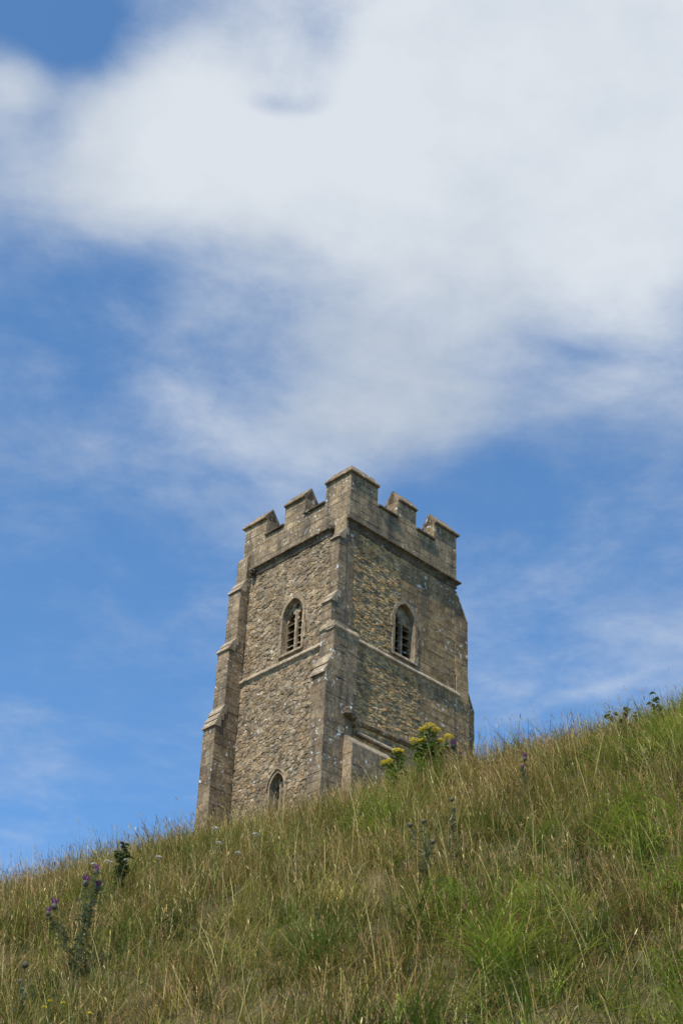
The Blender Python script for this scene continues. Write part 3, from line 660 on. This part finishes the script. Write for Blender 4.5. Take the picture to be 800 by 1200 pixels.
# domed tufts of leaves, each with its own height, colour and lean
def tufts(tx, ty, m, wide, seg):
    nt = len(tx); n = nt * m; sp = np.repeat(rng.uniform(.015, .06, nt), m)
    a_ = rng.uniform(0, 6.283, n); rr_ = np.abs(rng.normal(0, 1, n)) * sp; x = np.repeat(tx, m) + np.cos(a_) * rr_; y = np.repeat(ty, m) + np.sin(a_) * rr_
    hN = np.clip(.23 + .13 * fbm(tx, ty, 2.6, 8) + rng.normal(0, .09, nt), .13, .55); L = np.repeat(hN, m) * rng.uniform(.55, 1.3, n)
    base = np.stack([x, y, hill(x, y) - .02], 1); ln = np.repeat(rng.uniform(0, 6.283, nt), m); phi = np.where(rng.random(n) < .35, ln + rng.normal(0, .5, n), a_ + rng.normal(0, .5, n))
    ct = np.repeat(leaf_cols(tx, ty, nt, rng.random(nt)), m, 0) * rng.uniform(.65, 1.35, (n, 1)) * np.repeat(rng.uniform(.6, 1.45, (nt, 1)), m, 0); stray = rng.random(n) < .2; ct[stray] = leaf_cols(x[stray], y[stray], stray.sum(), rng.random(stray.sum()))
    V, F, C, _, _ = ribbons(base, L, phi, rng.uniform(.05, .55, n), rng.uniform(.3, 2.1, n), rng.uniform(.0030, .0070, n) * wide, ct * .8, ct, seg)
    parts_.append((V, F, C))
tufts(*scatter(15000, 5.5, 22.0, .9), 20, 1.0, 3)
tufts(*margin(5600, 4.0, 22.0), 14, 1.7, 2)            # coarser sward on either side
# thin undergrowth and broken, fallen stalks lying at all angles
x, y = scatter(90000, 5.5, 22.0, .9); n = len(x); ct = leaf_cols(x, y, n, rng.random(n)); base = np.stack([x, y, hill(x, y) - .02], 1)
V, F, C, _, _ = ribbons(base, rng.uniform(.14, .30, n), rng.uniform(0, 6.283, n), rng.uniform(0, .8, n), rng.uniform(.1, 1.2, n), rng.uniform(.0035, .007, n), ct, ct, 2)
parts_.append((V, F, C))
x, y = scatter(46000, 5.5, 20.5, .9); n = len(x); ct = pick(n, strawp + deadp + [(.2, .2, .07, 4)]); base = np.stack([x, y, hill(x, y) + rng.uniform(.02, .24, n)], 1)
V, F, C, _, _ = ribbons(base, rng.uniform(.10, .34, n), rng.uniform(0, 6.283, n), rng.uniform(.7, 1.5, n), rng.normal(0, .35, n), rng.uniform(.0016, .0036, n), ct, ct, 2, tip=.4)
parts_.append((V, F, C))
# long arching tussock blades, in tufts
tx, ty = scatter(1500, 5.5, 18.0); keep = fbm(tx, ty, 1.6, 61) + .22 * tx - .10 * (ty - 11.5) > .45; tx, ty = tx[keep], ty[keep]; m = 40; n = len(tx) * m
x = np.repeat(tx, m) + rng.normal(0, .05, n); y = np.repeat(ty, m) + rng.normal(0, .05, n)
lean = np.repeat(rng.uniform(0, 6.283, len(tx)), m)
base = np.stack([x, y, hill(x, y)], 1); phi = lean + rng.normal(0, .9, n)
ct = np.repeat(pick(len(tx), [(.16, .23, .035, 4), (.23, .29, .05, 3), (.10, .155, .03, 2), (.32, .34, .10, 2)]), m, 0) * rng.uniform(.8, 1.25, (n, 1))
V, F, C, _, _ = ribbons(base, rng.uniform(.30, .62, n), phi, rng.uniform(.0, .5, n), rng.uniform(.9, 2.3, n), rng.uniform(.005, .0095, n), ct * .9, ct, 4)
parts_.append((V, F, C))
V, F, C = cat(parts_)
tag(raw_obj('meadow_grass', V, F, M['grass'], colors=C), 'dense green and olive grass blades covering the hillside', 'grass', kind='stuff')

# flowering stems with spikes and open panicles
parts_ = []
x, y = (np.concatenate(q_) for q_ in zip(scatter(41000, 5.5, 22.0, .85), margin(5000, 4.0, 22.0))); lu = lush(x, y); dr = fbm(x, y, 1.7, 21)
dr = dry(x, y); keep = rng.random(len(x)) < np.clip(.50 - .25 * lu + .45 * dr, .06, 1); x, y, dr = x[keep], y[keep], dr[keep]; n = len(x)
L = rng.uniform(.22, .46, n) * np.where(rng.random(n) < .11, 1.5, 1) * (1 + .2 * fbm(x, y, 2.6, 8))
base = np.stack([x, y, hill(x, y) - .02], 1); phi = rng.normal(2.9, 1.3, n) + .5 * fbm(x, y, 2, 4); cs = pick(n, strawp)
th0 = np.abs(rng.normal(0, .14, n)); bend = rng.uniform(0, .55, n); fl = rng.random(n) < .05; th0 = np.where(fl, rng.uniform(.5, 1.0, n), th0)
wphi = rng.uniform(0, 6.28, n)
V, F, C, tipp, td = ribbons(base, L, phi, th0, bend, rng.uniform(.0014, .0025, n), cs * np.array([.75, .85, .6]), cs, 4, wphi, tip=.6)
parts_.append((V, F, C))
kind = np.where(rng.random(n) < np.clip(.42 + .55 * dr, .10, .95), 1, 0); kind = np.where(rng.random(n) < .12, 2, kind)
# spikes: slim spindles in two crossed strips
i0 = np.where(kind == 0)[0]; m = len(i0); hp = pick(m, strawp + [(.36, .27, .15, 3)])
thd = np.arccos(np.clip(td[i0, 2], -1, 1))
for a in (0, math.pi / 2):
    V, F, C, _, _ = ribbons(tipp[i0] - td[i0] * .02, rng.uniform(.025, .06, m), phi[i0], thd, rng.uniform(0, .8, m), rng.uniform(.0045, .0075, m), hp * .9, hp, 4, wphi[i0] + a, tip=.05, belly=.85)
    parts_.append((V, F, C))
# open panicles: fine drooping side branches with spikelets
i1 = np.where(kind == 1)[0]; rep = 9; m = len(i1) * rep; ii = np.repeat(i1, rep); tt = np.tile(np.linspace(0, 1, rep), len(i1))
bp = tipp[ii] - td[ii] * (.10 * (1 - tt))[:, None]; ph = rng.uniform(0, 6.28, m); hp = np.repeat(pick(len(i1), brown), rep, 0) * rng.uniform(.85, 1.2, (m, 1))
V, F, C, _, _ = ribbons(bp, (.034 - .018 * tt) * rng.uniform(.5, 1.2, m), ph, rng.uniform(.35, .8, m), rng.uniform(.0, .9, m), rng.uniform(.0015, .0028, m), hp, hp * 1.1, 2, rng.uniform(0, 6.28, m), tip=.5, belly=.4)
parts_.append((V, F, C))
# dark upright seed spikes that break the skyline
i2 = np.where(kind == 2)[0]; m = len(i2); hp = pick(m, [(.16, .11, .07, 3), (.22, .15, .09, 2), (.12, .09, .06, 1)])
for a in (0, math.pi / 2):
    V, F, C, _, _ = ribbons(tipp[i2] - td[i2] * .03, rng.uniform(.04, .075, m), phi[i2], np.arccos(np.clip(td[i2, 2], -1, 1)), rng.uniform(0, .4, m), np.full(m, .0075), hp, hp, 4, wphi[i2] + a, tip=.05, belly=.8)
    parts_.append((V, F, C))
V, F, C = cat(parts_)
tag(raw_obj('dry_grass_stems', V, F, M['straw'], colors=C), 'straw-coloured flowering grass stems with seed heads above the green blades', 'grass', kind='stuff')

# ------------------------------------------------------------------ wild flowers
M['ragleaf'] = foliage_mat('ragwort_leaf', .25, .55, False, (.14, .20, .045)); M['stemg'] = foliage_mat('green_stem', .1, .6, False, (.10, .12, .05))
M['yellow'] = foliage_mat('yellow_petal', .2, .5, False, (.66, .54, .025)); M['thleaf'] = foliage_mat('thistle_leaf', .15, .6, False, (.17, .20, .11))
M['purple'] = foliage_mat('purple_floret', .25, .6, False, (.26, .09, .22)); M['white'] = foliage_mat('white_floret', .2, .7, False, (.52, .51, .46)); M['bud'] = foliage_mat('thistle_bud', .05, .7, False, (.09, .08, .055))
M['darkleaf'] = foliage_mat('dark_leaf', .2, .5, False, (.09, .12, .045))
def spot(px, py, h, ymin=6.0, yfix=None):
    """base point of a plant whose top shows at a pixel: where the ray passes h above the hillside"""
    d = ray(px, py)
    if yfix: return d[0] / d[1] * yfix, yfix, d[2] / d[1] * yfix
    for yy in np.arange(ymin, 24, .02):
        P = d / d[1] * yy
        if P[2] - hill(P[0], P[1]) < h: return P[0], yy, P[2]
    yy = YC; P = d / d[1] * yy; return P[0], yy, P[2]
def tube(bm, pts, r_a, r_b, n=5):
    prev = None
    for i, p in enumerate(pts):
        r_ = r_a + (r_b - r_a) * i / max(1, len(pts) - 1); ring_ = [bm.verts.new((p[0] + r_ * math.cos(6.283 * k_ / n), p[1] + r_ * math.sin(6.283 * k_ / n), p[2])) for k_ in range(n)]
        if prev:
            for k_ in range(n): bm.faces.new((prev[k_], prev[(k_ + 1) % n], ring_[(k_ + 1) % n], ring_[k_]))
        prev = ring_
def leaf(bm, p, ang, L_, w, up, lobes=5, droop=.6, notch=.45):
    """lobed leaf blade with a raised midrib"""
    d = Vector((math.cos(ang), math.sin(ang), 0)); s = Vector((-math.sin(ang), math.cos(ang), 0)); prevs = None; p = Vector(p); n = lobes * 2
    for i in range(n + 1):
        t = i / n; c_ = p + d * (L_ * t * math.cos(up)) + Vector((0, 0, L_ * (t * math.sin(up) - droop * t * t)))
        ww = w * (math.sin(math.pi * min(.98, .12 + .86 * t)) ** .7) * (1 if i % 2 else notch) * random.uniform(.85, 1.15)
        a = bm.verts.new(c_ - s * ww + Vector((0, 0, ww * .25))); m_ = bm.verts.new(c_); b = bm.verts.new(c_ + s * ww + Vector((0, 0, ww * .25)))
        if prevs: bm.faces.new((prevs[0], prevs[1], m_, a)); bm.faces.new((prevs[1], prevs[2], b, m_))
        prevs = (a, m_, b)
def plant(name, x, y, label, cat_, group=None):
    e = bpy.data.objects.new(name, None); col.objects.link(e); e.location = (x, y, float(hill(x, y)) - .02); return tag(e, label, cat_, group)
def curve_pts(a, b, sag=.0, n=6, wob=.01):
    a, b = Vector(a), Vector(b); ph = random.uniform(0, 6)
    return [a.lerp(b, t) + Vector((math.sin(ph + t * 5) * wob * t * (1 - t) * 4, math.cos(ph + t * 4) * wob * t * (1 - t) * 4, sag * t * (1 - t) * 4)) for t in [i / n for i in range(n + 1)]]
def corymb(parent, c, rad, nf, mat=None, up=1.0):
    bm = bmesh.new(); c = Vector(c)
    for i in range(nf):
        a = i * 2.4; rr = rad * math.sqrt((i + .5) / nf); p = c + Vector((rr * math.cos(a), rr * math.sin(a), -.35 * rr * rr / rad + random.uniform(-.3, .25) * rad))
        fr = random.uniform(.008, .013); tilt = Vector((math.cos(a) * .5 * rr / rad + random.uniform(-.3, .3), math.sin(a) * .5 * rr / rad + random.uniform(-.3, .3), 1)).normalized()
        q_ = tilt.to_track_quat('Z', 'Y'); mid = bm.verts.new(p + q_ @ Vector((0, 0, .003))); rg = []
        for k_ in range(14):
            r2 = fr * (1.0 if k_ % 2 == 0 else .55); rg.append(bm.verts.new(p + q_ @ Vector((r2 * math.cos(k_ * .4488), r2 * math.sin(k_ * .4488), 0))))
        for k_ in range(14): bm.faces.new((mid, rg[k_], rg[(k_ + 1) % 14]))
    return mesh_obj('flower_head', bm, mat or M['yellow'], parent, recalc=False)
def ragwort(px, py, h, heads, label, yfix=None, leaves=70, group=None):
    x, y, z = spot(px, py, h, yfix=yfix); e = plant('ragwort', x, y, label, 'wildflower', group); zb_ = e.location.z; H = z - zb_
    bm = bmesh.new(); tube(bm, curve_pts((0, 0, 0), (0, 0, H * .72), wob=.015), .006, .004); tops = []
    for (ox, oz, rad) in heads:                    # offsets of each flower head in photo pixels from the top one
        sc = math.sqrt(x * x + y * y + z * z) / F_PX; tp = (ox * sc, random.uniform(-.05, .05), H - oz * sc * 1.1)
        tube(bm, curve_pts((0, 0, H * random.uniform(.35, .6)), tp, -.02), .0035, .002); tops.append((tp, rad * sc))
    mesh_obj('stem', bm, M['stemg'], e)
    bm = bmesh.new()
    for i in range(leaves):
        t = random.random() ** .8; tp = random.choice(tops)[0]; b_ = Vector((0, 0, H * .1)).lerp(Vector(tp), t * .93)
        leaf(bm, b_, random.uniform(0, 6.283), random.uniform(.09, .15) * (1.15 - .5 * t), random.uniform(.018, .03), random.uniform(.2, .9), 4)
    mesh_obj('foliage', bm, M['ragleaf'], e, recalc=False)
    for tp, rad in tops: corymb(e, tp, rad, max(16, int(60 * (rad / .05))))
    return e
def thistle(px, py, h, heads, label, yfix=None, leaves=60, spread=.10, dead=False, name='thistle'):
    x, y, z = spot(px, py, h, yfix=yfix); e = plant(name, x, y, label, 'thistle'); H = z - e.location.z
    bm = bmesh.new(); tops = []; sc = math.sqrt(x * x + y * y + z * z) / F_PX
    tube(bm, curve_pts((0, 0, 0), (0, 0, H * .7), wob=.02), .007, .005)
    for (ox, oz, rad) in heads:
        tp = (ox * sc, random.uniform(-.04, .04), H - oz * sc * 1.1); tube(bm, curve_pts((0, 0, H * random.uniform(.25, .55)), tp, -.02), .005, .003); tops.append((tp, rad * sc))
    mesh_obj('stem', bm, M['stemg'], e)
    bm = bmesh.new()
    for i in range(leaves):
        t = random.random() ** .8; tp = random.choice(tops)[0]; b_ = Vector((0, 0, H * .08)).lerp(Vector(tp), t * .95)
        leaf(bm, b_, random.uniform(0, 6.283), random.uniform(.06, .12) * (1.2 - .6 * t), random.uniform(.009, .016), random.uniform(.2, 1.0), 5, .5, .25)
    mesh_obj('foliage', bm, M['thleaf'], e, recalc=False)
    for tp, rad in tops:
        hd = part('flower_head', e); bm = bmesh.new()
        bmesh.ops.create_icosphere(bm, subdivisions=2, radius=rad * .75)
        for v in bm.verts: v.co = Vector((v.co.x * (1 + random.uniform(-.15, .15)), v.co.y * (1 + random.uniform(-.15, .15)), v.co.z * 1.1)) + Vector(tp)
        mesh_obj('bud', bm, M['bud'], hd)
        if not dead:
            bm = bmesh.new()
            for k_ in range(46):
                a = random.uniform(0, 6.283); r1 = rad * random.uniform(.1, .55); r2 = rad * random.uniform(.5, 1.15); c0 = Vector(tp) + Vector((r1 * math.cos(a), r1 * math.sin(a), rad * .4)); c1 = Vector(tp) + Vector((r2 * math.cos(a), r2 * math.sin(a), rad * random.uniform(1.2, 1.9)))
                s_ = Vector((-math.sin(a), math.cos(a), 0)) * rad * .11
                bm.faces.new([bm.verts.new(c0 - s_), bm.verts.new(c0 + s_), bm.verts.new(c1 + s_ * .7), bm.verts.new(c1 - s_ * .7)])
            mesh_obj('florets', bm, M['purple'], hd, recalc=False)
    return e
def yarrow(px, py, h, heads, label, yfix=None, group=None):
    x, y, z = spot(px, py, h, yfix=yfix); e = plant('yarrow', x, y, label, 'wildflower', group); H = z - e.location.z; sc = math.sqrt(x * x + y * y + z * z) / F_PX
    bm = bmesh.new(); tops = []
    for (ox, oz, rad) in heads:
        tp = (ox * sc, random.uniform(-.03, .03), H - oz * sc * 1.1); tube(bm, curve_pts((0, 0, 0), tp, wob=.02), .003, .002); tops.append((tp, rad * sc))
    mesh_obj('stem', bm, M['stemg'], e)
    bm = bmesh.new()
    for i in range(14):
        tp = random.choice(tops)[0]; leaf(bm, Vector((0, 0, 0)).lerp(Vector(tp), random.uniform(.2, .85)), random.uniform(0, 6.28), random.uniform(.04, .08), .008, .6, 5, .5, .2)
    mesh_obj('foliage', bm, M['ragleaf'], e, recalc=False)
    for tp, rad in tops: corymb(e, tp, rad * .75, 14, M['white'])
    return e
def leafy(px, py, h, tops_, label, yfix=None, leaves=46, ls=.07, group=None):
    x, y, z = spot(px, py, h, yfix=yfix); e = plant('leafy_weed', x, y, label, 'weed', group); H = z - e.location.z; sc = math.sqrt(x * x + y * y + z * z) / F_PX
    bm = bmesh.new(); T = []
    for ox, oz in tops_:
        tp = (ox * sc, random.uniform(-.05, .05), H - oz * sc * 1.1); tube(bm, curve_pts((0, 0, 0), tp, wob=.03), .004, .002); T.append(tp)
    mesh_obj('stem', bm, M['stemg'], e)
    bm = bmesh.new()
    for i in range(leaves):
        t = random.random() ** .6; leaf(bm, Vector((0, 0, 0)).lerp(Vector(random.choice(T)), t), random.uniform(0, 6.28), ls * random.uniform(.6, 1.2), ls * random.uniform(.25, .4), random.uniform(.1, .9), 3, .5, .9)
    mesh_obj('foliage', bm, M['darkleaf'], e, recalc=False)
    return e

ragwort(503, 851, .6, [(0, 0, 8), (8, 3, 6), (-8, 4, 5), (-17, 15, 6), (-8, 18, 5), (22, 12, 6), (13, 16, 5), (-12, 29, 4), (16, 28, 4), (2, 22, 4)], 'tall bushy ragwort with the most yellow flower heads, before the tower', yfix=15.5, leaves=460)
ragwort(465, 877, .5, [(0, 0, 6), (4, 3, 5), (-13, 14, 6), (-9, 16, 5)], 'small ragwort with two yellow heads beside the taller ragwort', yfix=15.5, leaves=170)
thistle(105, 1024, .75, [(8, 0, 4.5), (-3, 11, 5), (11, 14, 5), (-34, 38, 5), (-39, 47, 4)], 'large spiny thistle with five purple flower heads on the open slope', leaves=260)
thistle(531, 876, .55, [(0, 0, 4.5), (8, 10, 3)], 'thistle with one purple head just right of the bushy ragwort', yfix=15.5, leaves=50)
thistle(497, 962, .5, [(0, 0, 4), (-16, 6, 4), (10, 24, 4), (3, 36, 4)], 'dark thistle clump with faded heads on the slope below the ragwort', leaves=110, dead=True)
thistle(529, 938, .5, [(0, 0, 3.5), (3, 10, 3)], 'short dark thistle below the bushy ragwort', leaves=40, dead=True)
thistle(614, 892, .42, [(0, 0, 3.5), (-2, 10, 3)], 'single upright thistle spike with dark purple head in tan grass', leaves=45)
thistle(30, 1133, .45, [(0, 0, 5), (-4, 14, 4)], 'dead dark thistle head low on the slope near yellow flowers', leaves=30, dead=True)
leafy(768, 812, .7, [(0, 0), (-4, 10), (5, 14)], 'tall dark-leaved weed alone above the crest grass', yfix=15.2)
leafy(735, 826, .6, [(0, 0), (-14, 6), (10, 8), (-6, 12), (-26, 10)], 'spreading dark-leaved weed with several shoots on the crest', yfix=15.3, leaves=60)
leafy(145, 988, .5, [(0, 0), (-8, 8), (6, 10), (-2, 16)], 'dark leafy weed on the crest above the purple thistle', leaves=130, ls=.06)
yarrow(252, 970, .5, [(0, 0, 6), (6, 16, 4)], 'white-flowered yarrow beside the foot of the tower buttress')
yarrow(127, 1010, .45, [(0, 0, 6), (-16, 4, 4), (20, -4, 4)], 'white yarrow just above the purple thistle')
yarrow(186, 1005, .45, [(0, 0, 5)], 'single white yarrow head between thistle and tower')
yarrow(300, 978, .45, [(0, 0, 5), (-19, 22, 4)], 'pale yarrow in the grass below the small lower window')
for i, (px, py) in enumerate(((59, 1173), (74, 1175), (52, 1180), (105, 1187))):
    x, y, z = spot(px, py, .36); e = plant('yellow_flower', x, y, ['small yellow flower in the grass below the purple thistle, in a close trio'] [0] if i < 3 else 'small yellow flower in the grass, set apart from the close trio of yellow flowers', 'wildflower', 'small yellow flowers'); H = z - e.location.z
    bm = bmesh.new(); tube(bm, curve_pts((0, 0, 0), (0, 0, H)), .002, .0015); mesh_obj('stem', bm, M['stemg'], e)
    corymb(e, (0, 0, H), .012, 6)
